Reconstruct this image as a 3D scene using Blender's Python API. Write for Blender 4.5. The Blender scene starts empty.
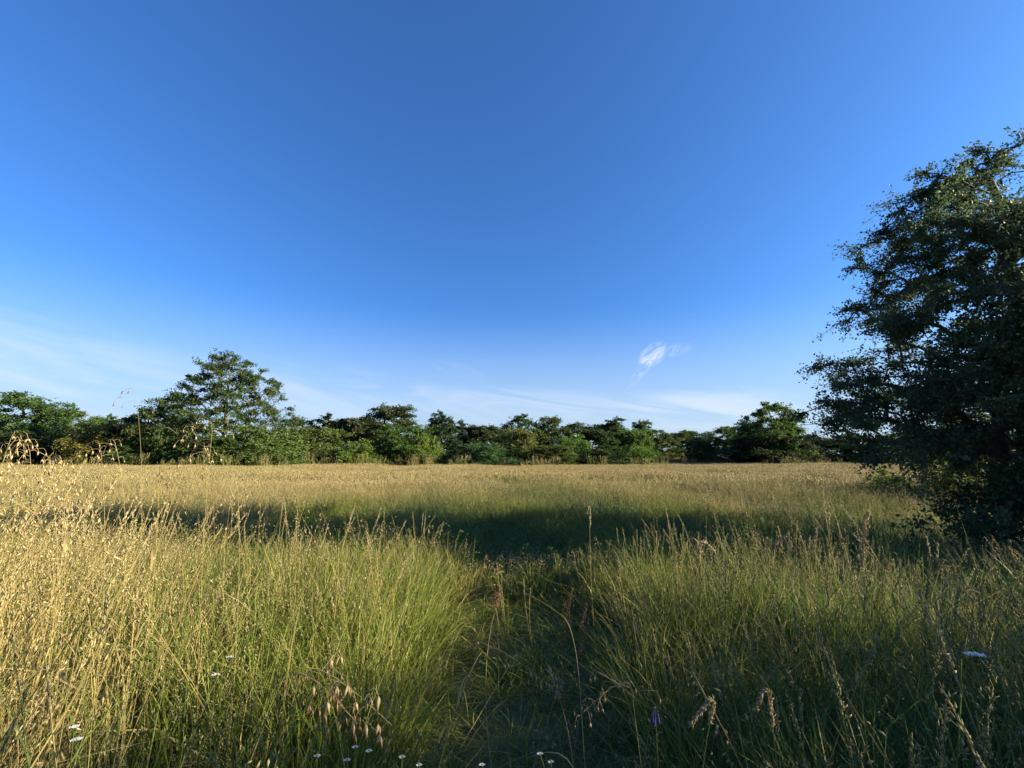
import bpy, math, random
import numpy as np
from mathutils import Vector

R = math.radians
scene = bpy.context.scene
C = scene.collection

# ------------------------------------------------------------------ camera
EYE = 1.55
F = 430.0
PITCH = R(9.4)
cd = bpy.data.cameras.new("camera")
cd.sensor_width = 36.0
cd.lens = F / 1024 * 36.0
cd.clip_start = 0.05
cd.clip_end = 4000
cam = bpy.data.objects.new("camera", cd)
cam.location = (0, 0, EYE)
cam.rotation_euler = (R(90) + PITCH, 0, 0)
C.objects.link(cam)
scene.camera = cam

# ------------------------------------------------------------------ light
SUN_AZ, SUN_EL = R(95.5), R(18.5)        # azimuth from +Y (view direction) towards +X
SKY_STRENGTH, SUN_STRENGTH, EXPOSURE = 0.105, 5.0, 1.95
vs = scene.view_settings
vs.view_transform = 'Standard'
vs.look = 'None'
vs.gamma = 1.0
vs.use_curve_mapping = False
vs.exposure = EXPOSURE
scene.cycles.max_bounces = 5
scene.cycles.transparent_max_bounces = 4
scene.cycles.use_denoising = True

sl = bpy.data.lights.new("sun", 'SUN')
sl.energy = SUN_STRENGTH
sl.angle = R(0.53)
sl.color = (1.0, 0.85, 0.58)
so = bpy.data.objects.new("sun", sl)
sd = Vector((math.sin(SUN_AZ) * math.cos(SUN_EL), math.cos(SUN_AZ) * math.cos(SUN_EL), math.sin(SUN_EL)))
so.rotation_euler = sd.to_track_quat('Z', 'Y').to_euler()
so.location = sd * 60
C.objects.link(so)


class NT:
    """small helper for node trees"""
    def __init__(self, tree):
        self.t = tree
        tree.nodes.clear()

    def n(self, kind, **kw):
        nd = self.t.nodes.new(kind)
        for k, v in kw.items():
            setattr(nd, k, v)
        return nd

    def l(self, a, b):
        self.t.links.new(a, b)

    def m(self, op, a, b=None, c=None, clamp=False):
        nd = self.n('ShaderNodeMath', operation=op, use_clamp=clamp)
        for i, v in enumerate((a, b, c)):
            if v is None:
                continue
            if isinstance(v, (int, float)):
                nd.inputs[i].default_value = v
            else:
                self.l(v, nd.inputs[i])
        return nd.outputs[0]

    def mix(self, f, a, b, mode='MIX'):
        nd = self.n('ShaderNodeMix', data_type='RGBA', blend_type=mode)
        for i, v in ((0, f), (6, a), (7, b)):
            if isinstance(v, (int, float)):
                nd.inputs[i].default_value = v
            elif isinstance(v, tuple):
                nd.inputs[i].default_value = v if len(v) == 4 else v + (1,)
            else:
                self.l(v, nd.inputs[i])
        return nd.outputs[2]

    def noise(self, vec, scale, detail=3, rough=0.55, dist=0.0):
        nd = self.n('ShaderNodeTexNoise')
        nd.inputs['Scale'].default_value = scale
        nd.inputs['Detail'].default_value = detail
        nd.inputs['Roughness'].default_value = rough
        nd.inputs['Distortion'].default_value = dist
        if vec is not None:
            self.l(vec, nd.inputs['Vector'])
        return nd.outputs[0]

    def ramp(self, f, a, b, lo=0.0, hi=1.0, smooth=True):
        nd = self.n('ShaderNodeMapRange', interpolation_type='SMOOTHSTEP' if smooth else 'LINEAR')
        nd.inputs[1].default_value = a
        nd.inputs[2].default_value = b
        nd.inputs[3].default_value = lo
        nd.inputs[4].default_value = hi
        self.l(f, nd.inputs[0])
        return nd.outputs[0]


# pixel of the 1024x768 frame -> world direction / point at forward distance d
def ray(px, py):
    u, v = (px - 512) / F, (384 - py) / F
    return Vector((u, math.cos(PITCH) - v * math.sin(PITCH), math.sin(PITCH) + v * math.cos(PITCH)))


def at(px, py, d):
    r = ray(px, py)
    return Vector((0, 0, EYE)) + r * (d / r.y)


# ------------------------------------------------------------------ sky with thin cirrus
w = bpy.data.worlds.new("World")
scene.world = w
w.use_nodes = True
S = NT(w.node_tree)
sky = S.n('ShaderNodeTexSky', sky_type='NISHITA')
sky.sun_disc = False
sky.sun_elevation = SUN_EL
sky.sun_rotation = SUN_AZ
sky.altitude = 100
sky.air_density = 1.0
sky.dust_density = 1.5
sky.ozone_density = 2.0
hs = S.n('ShaderNodeHueSaturation')
hs.inputs['Saturation'].default_value = 1.0
hs.inputs['Value'].default_value = 1.0
tint = S.mix(1.0, sky.outputs[0], (0.18, 0.37, 0.63), 'MULTIPLY')   # the deep clear blue of this sky
S.l(tint, hs.inputs['Color'])
tc = S.n('ShaderNodeTexCoord')
sep = S.n('ShaderNodeSeparateXYZ')
S.l(tc.outputs['Generated'], sep.inputs[0])
az = S.m('ARCTAN2', sep.outputs[0], sep.outputs[1])
el = S.m('ARCSINE', sep.outputs[2])
comb = S.n('ShaderNodeCombineXYZ')
S.l(az, comb.inputs[0])
S.l(S.m('ADD', S.m('MULTIPLY', el, 6.5), S.m('MULTIPLY', az, 1.1)), comb.inputs[1])
streak = S.noise(comb.outputs[0], 2.7, 7, 0.58, 0.9)
comb2 = S.n('ShaderNodeCombineXYZ')
S.l(S.m('SUBTRACT', az, el), comb2.inputs[0])
S.l(S.m('MULTIPLY', S.m('ADD', az, el), 0.35), comb2.inputs[1])
puff = S.noise(comb2.outputs[0], 42, 8, 0.68, 1.2)


def cloud(px, py, wpx, hpx, tilt, tex, t0, t1, amount):
    """soft elliptical patch of cloud round a direction; size in degrees-like pixels"""
    r = ray(px, py).normalized()
    a0, e0 = math.atan2(r.x, r.y), math.asin(r.z)
    da = S.m('SUBTRACT', az, a0)
    de = S.m('SUBTRACT', el, e0)
    c, s = math.cos(tilt), math.sin(tilt)
    u = S.m('ADD', S.m('MULTIPLY', da, c), S.m('MULTIPLY', de, s))
    v = S.m('SUBTRACT', S.m('MULTIPLY', de, c), S.m('MULTIPLY', da, s))
    k = 1 / F
    d = S.m('ADD', S.m('POWER', S.m('DIVIDE', u, wpx * k), 2.0), S.m('POWER', S.m('DIVIDE', v, hpx * k), 2.0))
    soft = S.ramp(d, 1.0, 0.0)
    return S.m('MULTIPLY', S.m('MULTIPLY', soft, S.ramp(tex, t0, t1)), amount)


parts = [
    cloud(20, 385, 260, 60, R(-9), streak, 0.34, 0.76, 0.42),
    cloud(360, 400, 190, 34, R(-6), streak, 0.36, 0.76, 0.45),
    cloud(560, 408, 170, 22, R(-4), streak, 0.36, 0.70, 0.5),
    cloud(680, 412, 130, 26, R(0), streak, 0.36, 0.68, 0.6),
    cloud(460, 371, 34, 9, R(-14), streak, 0.34, 0.66, 0.25),
    cloud(653, 355, 18, 11, R(38), puff, 0.30, 0.72, 1.25),
    cloud(641, 372, 22, 6, R(48), puff, 0.36, 0.74, 0.6),
    cloud(676, 350, 18, 7, R(10), puff, 0.36, 0.70, 0.35),
]
tot = parts[0]
for p_ in parts[1:]:
    tot = S.m('MAXIMUM', tot, p_)
tot = S.m('MINIMUM', tot, 0.9)
low = S.m('MULTIPLY', S.ramp(el, R(20), R(0), smooth=True), 0.80)
base = S.mix(low, hs.outputs[0], (1.50, 1.85, 2.3))
skc = S.mix(tot, base, (2.1, 2.3, 2.6))
bg = S.n('ShaderNodeBackground')
bg.inputs[1].default_value = SKY_STRENGTH
S.l(skc, bg.inputs[0])
wo = S.n('ShaderNodeOutputWorld')
S.l(bg.outputs[0], wo.inputs[0])


# ------------------------------------------------------------------ mesh helper (numpy)
class MB:
    def __init__(self):
        self.v, self.q, self.t, self.a, self.mq, self.mt = [], [], [], [], [], []
        self.n = 0

    def add(self, verts, quads=None, tris=None, var=0.5, mat=0):
        verts = np.asarray(verts, float).reshape(-1, 3)
        self.v.append(verts)
        self.a.append(np.broadcast_to(np.asarray(var, float), (len(verts),)))
        if quads is not None and len(quads):
            self.q.append(np.asarray(quads).reshape(-1, 4) + self.n)
            self.mq.append(np.full(len(self.q[-1]), mat))
        if tris is not None and len(tris):
            self.t.append(np.asarray(tris).reshape(-1, 3) + self.n)
            self.mt.append(np.full(len(self.t[-1]), mat))
        self.n += len(verts)

    # N curves of P points swept as flat ribbons (side vectors given)
    def ribbons(self, pts, side, width, var, mat=0):
        N, P, _ = pts.shape
        off = side[:, None, :] * width[..., None] * 0.5
        vv = np.stack([pts - off, pts + off], 2)
        base = (np.arange(N) * P * 2)[:, None]
        k = np.arange(P - 1)[None, :] * 2
        b = base + k
        q = np.stack([b, b + 1, b + 3, b + 2], -1)
        self.add(vv, q, None, np.repeat(var, P * 2), mat)

    # N curves swept as round tubes
    def tubes(self, pts, rad, var, sides=3, mat=0):
        N, P, _ = pts.shape
        tg = np.gradient(pts, axis=1)
        tg /= np.linalg.norm(tg, axis=2, keepdims=True) + 1e-9
        ref = np.where(np.abs(tg[..., 2:3]) > 0.9, np.array([1., 0, 0]), np.array([0, 0, 1.]))
        u = np.cross(tg, ref)
        u /= np.linalg.norm(u, axis=2, keepdims=True) + 1e-9
        vdir = np.cross(tg, u)
        an = np.arange(sides) / sides * 2 * np.pi
        ring = (u[:, :, None, :] * np.cos(an)[None, None, :, None] + vdir[:, :, None, :] * np.sin(an)[None, None, :, None])
        vv = pts[:, :, None, :] + ring * rad[..., None, None]
        i = np.arange(sides)
        j = (i + 1) % sides
        b = (np.arange(N) * P * sides)[:, None, None] + (np.arange(P - 1) * sides)[None, :, None]
        q = np.stack([b + i, b + j, b + sides + j, b + sides + i], -1)
        self.add(vv, q, None, np.repeat(var, P * sides), mat)

    # N pointed seeds (stretched octahedra)
    def seeds(self, pos, ax, length, width, var, mat=0):
        N = len(pos)
        ax = ax / (np.linalg.norm(ax, axis=1, keepdims=True) + 1e-9)
        ref = np.where(np.abs(ax[:, 2:3]) > 0.9, np.array([1., 0, 0]), np.array([0, 0, 1.]))
        u = np.cross(ax, ref)
        u /= np.linalg.norm(u, axis=1, keepdims=True) + 1e-9
        v = np.cross(ax, u)
        L, W = length[:, None], width[:, None] * 0.5
        mid = pos + ax * L * 0.35
        vv = np.stack([pos, mid + u * W, mid + v * W * 0.7, mid - u * W, mid - v * W * 0.7, pos + ax * L], 1)
        tri = np.array([[0, 2, 1], [0, 3, 2], [0, 4, 3], [0, 1, 4], [5, 1, 2], [5, 2, 3], [5, 3, 4], [5, 4, 1]])
        self.add(vv, None, (np.arange(N) * 6)[:, None, None] + tri, np.repeat(var, 6), mat)

    # N leaf faces (rhombus folded a little along the midrib)
    def leaves(self, pos, d, nrm, length, width, var, mat=0):
        N = len(pos)
        d = d / (np.linalg.norm(d, axis=1, keepdims=True) + 1e-9)
        s = np.cross(d, nrm)
        s /= np.linalg.norm(s, axis=1, keepdims=True) + 1e-9
        L, W = length[:, None], width[:, None] * 0.5
        m = pos + d * L * 0.45
        vv = np.stack([pos, m + s * W, pos + d * L, m - s * W], 1)
        self.add(vv, (np.arange(N) * 4)[:, None] + np.array([[0, 1, 2, 3]]), None, np.repeat(var, 4), mat)

    def mesh(self, name, mats):
        me = bpy.data.meshes.new(name)
        v = np.concatenate(self.v)
        q = np.concatenate(self.q) if self.q else np.zeros((0, 4), int)
        t = np.concatenate(self.t) if self.t else np.zeros((0, 3), int)
        me.vertices.add(len(v))
        me.vertices.foreach_set('co', v.ravel())
        loops = np.concatenate([q.ravel(), t.ravel()]).astype(np.int32)
        me.loops.add(len(loops))
        me.loops.foreach_set('vertex_index', loops)
        me.polygons.add(len(q) + len(t))
        st = np.concatenate([np.arange(len(q)) * 4, len(q) * 4 + np.arange(len(t)) * 3]).astype(np.int32)
        me.polygons.foreach_set('loop_start', st)
        mi = np.concatenate([*(self.mq or [np.zeros(0, int)]), *(self.mt or [np.zeros(0, int)])]).astype(np.int32)
        me.polygons.foreach_set('material_index', mi)
        at_ = me.attributes.new('var', 'FLOAT', 'POINT')
        at_.data.foreach_set('value', np.concatenate(self.a).astype(np.float32))
        for m_ in (mats if isinstance(mats, (list, tuple)) else [mats]):
            me.materials.append(m_)
        me.update()
        me.validate()
        return me


def obj(name, me, parent=None, smooth=False):
    o = bpy.data.objects.new(name, me)
    C.objects.link(o)
    if parent is not None:
        o.parent = parent
    if smooth:
        me.shade_smooth()
    return o


def tag(o, label=None, cat=None, group=None, kind=None):
    for k, v in (('label', label), ('category', cat), ('group', group), ('kind', kind)):
        if v:
            o[k] = v
    return o


def thing(name, loc, label, cat, group=None, rz=0.0):
    e = bpy.data.objects.new(name, None)
    e.empty_display_size = 0.3
    e.location = loc
    e.rotation_euler = (0, 0, rz)
    C.objects.link(e)
    return tag(e, label, cat, group)


# ------------------------------------------------------------------ materials
def plant_shader(T, col, transl, rough=0.55, spec=0.25):
    d = T.n('ShaderNodeBsdfPrincipled')
    d.inputs['Roughness'].default_value = rough
    d.inputs['Specular IOR Level'].default_value = spec
    T.l(col, d.inputs['Base Color'])
    tr = T.n('ShaderNodeBsdfTranslucent')
    T.l(col, tr.inputs[0])
    mx = T.n('ShaderNodeMixShader')
    mx.inputs[0].default_value = transl
    T.l(d.outputs[0], mx.inputs[1])
    T.l(tr.outputs[0], mx.inputs[2])
    out = T.n('ShaderNodeOutputMaterial')
    T.l(mx.outputs[0], out.inputs[0])


def attr(T, name, kind='GEOMETRY'):
    a = T.n('ShaderNodeAttribute', attribute_name=name, attribute_type=kind)
    return a.outputs['Fac']


def mat_blade():
    m = bpy.data.materials.new('grass_blade')
    m.use_nodes = True
    T = NT(m.node_tree)
    v = attr(T, 'var')
    t = attr(T, 'tint', 'INSTANCER')
    h = attr(T, 'hue', 'INSTANCER')
    g = T.mix(v, (0.080, 0.125, 0.020), (0.195, 0.230, 0.040))
    g = T.mix(T.ramp(h, 0.3, 1.0), g, (0.055, 0.115, 0.038))
    dry = T.mix(v, (0.30, 0.235, 0.095), (0.44, 0.36, 0.15))
    f = T.ramp(T.m('ADD', t, T.m('MULTIPLY', T.m('SUBTRACT', T.m('FRACT', T.m('MULTIPLY', v, 7.31)), 0.5), 0.9)), 0.35, 0.75)
    plant_shader(T, T.mix(f, g, dry), 0.42)
    return m


def mat_head():
    m = bpy.data.materials.new('grass_seed_head')
    m.use_nodes = True
    T = NT(m.node_tree)
    v = attr(T, 'var')
    t = attr(T, 'tint', 'INSTANCER')
    a = T.mix(v, (0.20, 0.20, 0.08), (0.30, 0.27, 0.12))
    b = T.mix(v, (0.31, 0.25, 0.12), (0.53, 0.45, 0.245))
    plant_shader(T, T.mix(T.ramp(t, 0.05, 0.5), a, b), 0.40)
    return m


def mat_leaf():
    m = bpy.data.materials.new('tree_leaf')
    m.use_nodes = True
    T = NT(m.node_tree)
    v = attr(T, 'var')
    oi = T.n('ShaderNodeObjectInfo')
    c = T.mix(T.ramp(v, 0, 1, 0.55, 1.5, False), (0, 0, 0), oi.outputs['Color'])
    sc = T.n('ShaderNodeVectorMath', operation='SCALE')
    T.l(oi.outputs['Color'], sc.inputs[0])
    T.l(T.ramp(v, 0, 1, 0.6, 1.5, False), sc.inputs[3])
    yel = T.mix(T.ramp(v, 0.75, 1.0, 0.0, 0.35), sc.outputs[0], (0.085, 0.125, 0.022))
    plant_shader(T, yel, 0.36, 0.6, 0.2)
    return m


def mat_bark():
    m = bpy.data.materials.new('tree_bark')
    m.use_nodes = True
    T = NT(m.node_tree)
    tcn = T.n('ShaderNodeTexCoord')
    mp = T.n('ShaderNodeMapping')
    mp.inputs['Scale'].default_value = (14, 14, 3)
    T.l(tcn.outputs['Object'], mp.inputs[0])
    nz = T.noise(mp.outputs[0], 1.0, 5, 0.6, 0.5)
    c = T.mix(T.ramp(nz, 0.3, 0.7), (0.035, 0.029, 0.023), (0.105, 0.09, 0.072))
    b = T.n('ShaderNodeBsdfPrincipled')
    b.inputs['Roughness'].default_value = 0.9
    T.l(c, b.inputs['Base Color'])
    bp = T.n('ShaderNodeBump')
    bp.inputs['Strength'].default_value = 0.7
    bp.inputs['Distance'].default_value = 0.02
    T.l(nz, bp.inputs['Height'])
    T.l(bp.outputs[0], b.inputs['Normal'])
    out = T.n('ShaderNodeOutputMaterial')
    T.l(b.outputs[0], out.inputs[0])
    return m


def mat_ground():
    m = bpy.data.materials.new('meadow_soil')
    m.use_nodes = True
    T = NT(m.node_tree)
    tcn = T.n('ShaderNodeTexCoord')
    a = T.noise(tcn.outputs['Object'], 0.35, 4, 0.6)
    b = T.noise(tcn.outputs['Object'], 9.0, 5, 0.7)
    c = T.mix(T.ramp(a, 0.35, 0.65), (0.085, 0.085, 0.030), (0.19, 0.150, 0.065))
    c = T.mix(T.ramp(b, 0.3, 0.75), c, (0.050, 0.045, 0.022))
    p = T.n('ShaderNodeBsdfPrincipled')
    p.inputs['Roughness'].default_value = 1.0
    p.inputs['Specular IOR Level'].default_value = 0.1
    T.l(c, p.inputs['Base Color'])
    out = T.n('ShaderNodeOutputMaterial')
    T.l(p.outputs[0], out.inputs[0])
    return m


def mat_plain(name, ca, cb, transl=0.3):
    m = bpy.data.materials.new(name)
    m.use_nodes = True
    T = NT(m.node_tree)
    plant_shader(T, T.mix(attr(T, 'var'), ca, cb), transl)
    return m


M_BLADE, M_HEAD, M_LEAF, M_BARK, M_SOIL = mat_blade(), mat_head(), mat_leaf(), mat_bark(), mat_ground()
M_STRAW = mat_plain('dry_straw', (0.26, 0.21, 0.085), (0.40, 0.33, 0.15))
M_OAT = mat_plain('oat_husk', (0.36, 0.27, 0.14), (0.58, 0.47, 0.28), 0.4)
M_BROWN = mat_plain('brown_husk', (0.16, 0.10, 0.055), (0.34, 0.22, 0.12))
M_STEM = mat_plain('green_stem', (0.08, 0.12, 0.03), (0.15, 0.17, 0.05))
M_WHITE = mat_plain('white_petal', (0.70, 0.70, 0.68), (0.82, 0.82, 0.80))
M_YOLK = mat_plain('yellow_floret', (0.55, 0.38, 0.04), (0.65, 0.48, 0.08))
M_VIOLET = mat_plain('violet_petal', (0.05, 0.03, 0.20), (0.09, 0.05, 0.30))
M_RUST = mat_plain('rust_seed', (0.15, 0.075, 0.045), (0.26, 0.14, 0.085))


# ------------------------------------------------------------------ ground
def hill(x, y):
    """a barely rolling meadow, level near the viewer"""
    far = np.clip((np.hypot(x, y) - 12) / 40, 0, 1)
    rise = 1.25 * np.exp(-((x - 27) / 13) ** 2 - ((y - 72) / 9) ** 2)      # the brown meadow beyond the field
    return far * 0.22 * np.sin(x * 0.055 + 0.6) * np.cos(y * 0.05 + 0.3) + rise


rng = np.random.default_rng(5)
g = MB()
xs = np.concatenate([-np.geomspace(1500, 30, 14), np.linspace(-28, 28, 57), np.geomspace(30, 1500, 14)])
ys = np.concatenate([-np.geomspace(1500, 25, 12), np.linspace(-24, 110, 110), np.geomspace(115, 1500, 12)])
GX, GY = np.meshgrid(xs, ys)
near = np.exp(-(np.hypot(GX, GY) / 120) ** 2)
GZ = hill(GX, GY) * near + rng.normal(0, 0.012, GX.shape) * near
nx, ny = len(xs), len(ys)
ii = (np.arange(ny - 1)[:, None] * nx + np.arange(nx - 1)[None, :]).ravel()
g.add(np.stack([GX, GY, GZ], -1), np.stack([ii, ii + 1, ii + 1 + nx, ii + nx], -1))
tag(obj('ground', g.mesh('ground', M_SOIL), smooth=True), kind='structure')


# ------------------------------------------------------------------ trees
def grow_tree(seed, H, profile, zmin, n_tips, trunk_r, lean=(0, 0), layered=0.0, stems=1, out_bias=0.6, asym=0.25, lobes=0, lobe_r=0.4):
    """skeleton that reaches for points inside an uneven crown; returns nodes, parents, radii, tips"""
    r = np.random.default_rng(seed)
    ph, pr = np.array([p[0] for p in profile]), np.array([p[1] for p in profile])
    lob = r.uniform(0, 6.28, 6)

    def env(h, th):
        base = np.interp(h, ph, pr)
        k = 1 + asym * (0.5 * np.sin(2 * th + lob[0] + h * 0.7) + 0.4 * np.sin(3 * th + lob[1] - h * 1.1) + 0.45 * np.sin(5 * th + lob[2] + h * 1.9) + 0.3 * np.sin(9 * th + h * 3.1 + lob[3]))
        return base * k

    nodes, par = [], []
    for s in range(stems):
        a = r.uniform(0, 6.28)
        b = np.array([np.cos(a), np.sin(a), 0]) * (0.12 * H * 0.25 if stems > 1 else 0)
        prev = -1
        top = H * (0.72 if stems == 1 else 0.55)
        nseg = 12
        wob = r.normal(0, 0.012 * H, (nseg + 1, 2)).cumsum(0) * 0.5
        for k in range(nseg + 1):
            t = k / nseg
            p = np.array([b[0] * (1 + 2.5 * t) + wob[k, 0] * t + lean[0] * t * H, b[1] * (1 + 2.5 * t) + wob[k, 1] * t + lean[1] * t * H, t * top - 0.05])
            nodes.append(p)
            par.append(prev)
            prev = len(nodes) - 1
    tg = []
    hs_ = np.linspace(zmin, H, 400)
    wts = np.interp(hs_, ph, pr) ** 1.25 + 0.05
    cdf = np.cumsum(wts) / wts.sum()
    while len(tg) < n_tips:
        h = np.interp(r.random(), cdf, hs_)
        if layered:
            step = H * 0.085
            h = h * (1 - layered) + layered * (round(h / step) * step + r.normal(0, step * 0.13))
        th = r.uniform(0, 6.28)
        q = r.random() ** (1 - out_bias)
        rad = env(h, th) * q
        tg.append((h, th, rad))
    if lobes:                                           # gather the twigs into separate leafy masses
        cen = tg[:lobes]
        new = []
        for k in range(n_tips):
            h, th, rad = cen[k % lobes]
            v = r.normal(0, lobe_r, 3) * np.array([1, 1, 0.55]) * (0.7 + 0.6 * ((k % lobes) * 0.618 % 1))
            px_, py_ = np.cos(th) * rad * 0.93 + v[0], np.sin(th) * rad * 0.93 + v[1]
            hh = h + v[2]
            new.append((max(2 * H - hh if hh > H else hh, zmin * 0.9), math.atan2(py_, px_), math.hypot(px_, py_)))
        tg = new
    tg.sort(key=lambda e: e[2])
    tips = []
    for h, th, rad in tg:
        p = np.array([np.cos(th) * rad + lean[0] * h, np.sin(th) * rad + lean[1] * h, h])
        A = np.array(nodes)
        d = p - A
        dist = np.linalg.norm(d, axis=1)
        hd = np.linalg.norm(d[:, :2], axis=1)
        want = p[2] - 0.45 * hd                       # limbs rise outwards
        cost = dist + 0.9 * np.abs(A[:, 2] - want) + 0.5 * np.maximum(0, A[:, 2] - p[2])
        cost = cost + np.where(A[:, 2] < 0.07 * H, 3.0, 0)
        i = int(np.argmin(cost))
        n = int(np.clip(dist[i] / (0.055 * H), 2, 9))
        prev = i
        a0 = A[i]
        up = np.array([0, 0, 1.0]) * dist[i] * r.uniform(0.02, 0.18)
        for k in range(1, n + 1):
            t = k / n
            q = a0 + (p - a0) * t + up * math.sin(math.pi * t) + r.normal(0, 0.012 * dist[i], 3) * (1 if k < n else 0)
            nodes.append(q)
            par.append(prev)
            prev = len(nodes) - 1
        tips.append(prev)
    nodes = np.array(nodes)
    par = np.array(par)
    N = len(nodes)
    w_ = np.zeros(N)
    for t in tips:
        w_[t] += 1
    for i in range(N - 1, -1, -1):
        if w_[i] == 0:
            w_[i] = 0.6
        if par[i] >= 0:
            w_[par[i]] += w_[i]
    rad = trunk_r * (w_ / w_.max()) ** 0.45
    return nodes, par, np.maximum(rad, 0.006 * H / 8), tips


def trunk_mesh(name, nodes, par, rad, sides=6):
    mb = MB()
    idx = np.where(par >= 0)[0]
    a, b = nodes[par[idx]], nodes[idx]
    ra = np.minimum(rad[par[idx]], rad[idx] * 1.35)
    rb = rad[idx]
    pts = np.stack([a, b + (b - a) * 0.04], 1)
    # flare where the trunk meets the soil
    fl = 1 + 0.5 * np.clip(1 - a[:, 2] / (0.05 * nodes[:, 2].max()), 0, 1)
    big = rb > rad.max() * 0.25
    for sel, sd_ in ((big, 10), (~big, sides)):
        if sel.any():
            mb.tubes(pts[sel], np.stack([ra[sel] * fl[sel], rb[sel]], 1), np.full(sel.sum(), 0.5), sd_)
    return mb.mesh(name, M_BARK)


def crown_mesh(name, seed, nodes, par, tips, per_tip, leaf, spread, flat=0.5, droop=0.2, jag=0.5, twigs=False):
    r = np.random.default_rng(seed + 99)
    mb = MB()
    tip = nodes[tips]
    back = nodes[par[tips]]
    ax = tip - back
    ax /= np.linalg.norm(ax, axis=1, keepdims=True) + 1e-9
    n = len(tips)
    size = r.uniform(0.55, 1.35, n) * spread
    clump = r.random(n)
    # each clump: several sprays, each spray a line of leaves leaving the tip
    ns = 9
    sp_dir = r.normal(0, 1, (n, ns, 3))
    sp_dir[..., 2] *= flat
    sp_dir += ax[:, None, :] * 0.9
    sp_dir /= np.linalg.norm(sp_dir, axis=2, keepdims=True)
    sp_len = size[:, None] * r.uniform(0.35, 1.0 + jag, (n, ns))
    k = max(3, per_tip // ns)
    t = r.uniform(0.0, 1.0, (n, ns, k)) ** 0.8
    pos = tip[:, None, None, :] + sp_dir[:, :, None, :] * (sp_len[..., None] * t)[..., None] + r.normal(0, 0.12, (n, ns, k, 3)) * size[:, None, None, None]
    pos[..., 2] -= droop * (sp_len[..., None] * t) ** 2 / max(spread, 0.1)
    d = sp_dir[:, :, None, :] * 0.7 + r.normal(0, 0.7, (n, ns, k, 3))
    d[..., 2] -= droop
    nr = r.normal(0, 0.75, (n, ns, k, 3))
    nr[..., 2] += 0.8
    var = np.clip(clump[:, None, None] * 0.55 + r.random((n, ns, k)) * 0.45, 0, 1)
    N = n * ns * k
    L = leaf * r.uniform(0.65, 1.35, N)
    mb.leaves(pos.reshape(-1, 3), d.reshape(-1, 3), nr.reshape(-1, 3), L, L * r.uniform(0.45, 0.7, N), var.reshape(-1))
    if twigs:                                       # thin twigs that carry the sprays
        tt = np.array([0, 0.5, 1.0])
        tw = tip[:, None, None, :] + sp_dir[:, :, None, :] * (sp_len[..., None] * tt)[..., None]
        tw[..., 2] -= droop * (sp_len[..., None] * tt) ** 2 / max(spread, 0.1)
        mb.tubes(tw.reshape(-1, 3, 3), np.tile([0.006, 0.004, 0.002], (n * ns, 1)), np.full(n * ns, 0.5), 3, 1)
        return mb.mesh(name, [M_LEAF, M_BARK])
    return mb.mesh(name, M_LEAF)


def proto(seed, H, profile, zmin, tips, trunk_r, per_tip, leaf, spread, **kw):
    ck = {k: kw.pop(k) for k in ('flat', 'droop', 'jag', 'twigs') if k in kw}
    nd, pa, ra, tp = grow_tree(seed, H, profile, zmin, tips, trunk_r, **kw)
    return (trunk_mesh('trunk', nd, pa, ra), crown_mesh('crown', seed, nd, pa, tp, per_tip, leaf, spread, **ck), H)


def plant_tree(name, pr, loc, scale, rz, color, label, cat, group=None):
    t = thing(name, loc, label, cat, group, rz)
    t.scale = scale
    tr = obj('trunk', pr[0], t)
    cr = obj('crown', pr[1], t)
    tr.color = (1, 1, 1, 1)
    cr.color = color + (1,)
    return t


# unit trees of 7 m, reused at other sizes along the wood edge
P = {}
rp = [(0.2, 1.7), (1.2, 2.6), (3, 3.0), (5, 2.5), (6.2, 1.5), (6.8, 0.7), (7, 0.25)]
P['round1'] = proto(11, 7, rp, 0.4, 190, 0.17, 270, 0.17, 0.68, lobes=34, lobe_r=0.55)
P['round2'] = proto(12, 7, rp, 0.4, 190, 0.17, 270, 0.17, 0.68, asym=0.28, lobes=30, lobe_r=0.65)
P['round3'] = proto(18, 7, rp, 0.4, 190, 0.17, 270, 0.17, 0.68, asym=0.3)
tp_ = [(0.3, 1.3), (1.5, 2.0), (4, 2.0), (5.8, 1.5), (6.6, 1.0), (7, 0.5)]
P['tall1'] = proto(13, 7, tp_, 0.4, 150, 0.14, 252, 0.165, 0.56, asym=0.35, lobes=26, lobe_r=0.5)
P['tall2'] = proto(14, 7, tp_, 0.4, 150, 0.14, 252, 0.165, 0.56, asym=0.4)
lp = [(1.0, 1.4), (2.2, 2.6), (4, 3.0), (5.6, 2.1), (6.6, 0.9), (7, 0.25)]
P['airy1'] = proto(15, 7, lp, 0.8, 140, 0.14, 207, 0.145, 0.64, layered=0.6, flat=0.35, asym=0.45)
P['airy2'] = proto(16, 7, lp, 0.8, 140, 0.14, 207, 0.145, 0.62, layered=0.6, flat=0.35, asym=0.45)
sp_ = [(0.1, 2.2), (1.5, 3.0), (4, 2.9), (6, 1.9), (6.7, 1.1), (7, 0.5)]
P['shrub1'] = proto(21, 7, sp_, 0.2, 190, 0.10, 234, 0.20, 0.80, stems=4, flat=0.9, asym=0.4, jag=0.9, lobes=24, lobe_r=0.65)
P['shrub2'] = proto(22, 7, sp_, 0.2, 180, 0.10, 234, 0.20, 0.80, stems=4, flat=0.9, asym=0.5, jag=0.9)

DARK, MID, LIGHT, YEL, GREY = (0.036, 0.062, 0.018), (0.060, 0.100, 0.024), (0.098, 0.140, 0.030), (0.112, 0.145, 0.030), (0.056, 0.098, 0.040)
G = 'trees and bushes along the wood edge'
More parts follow.
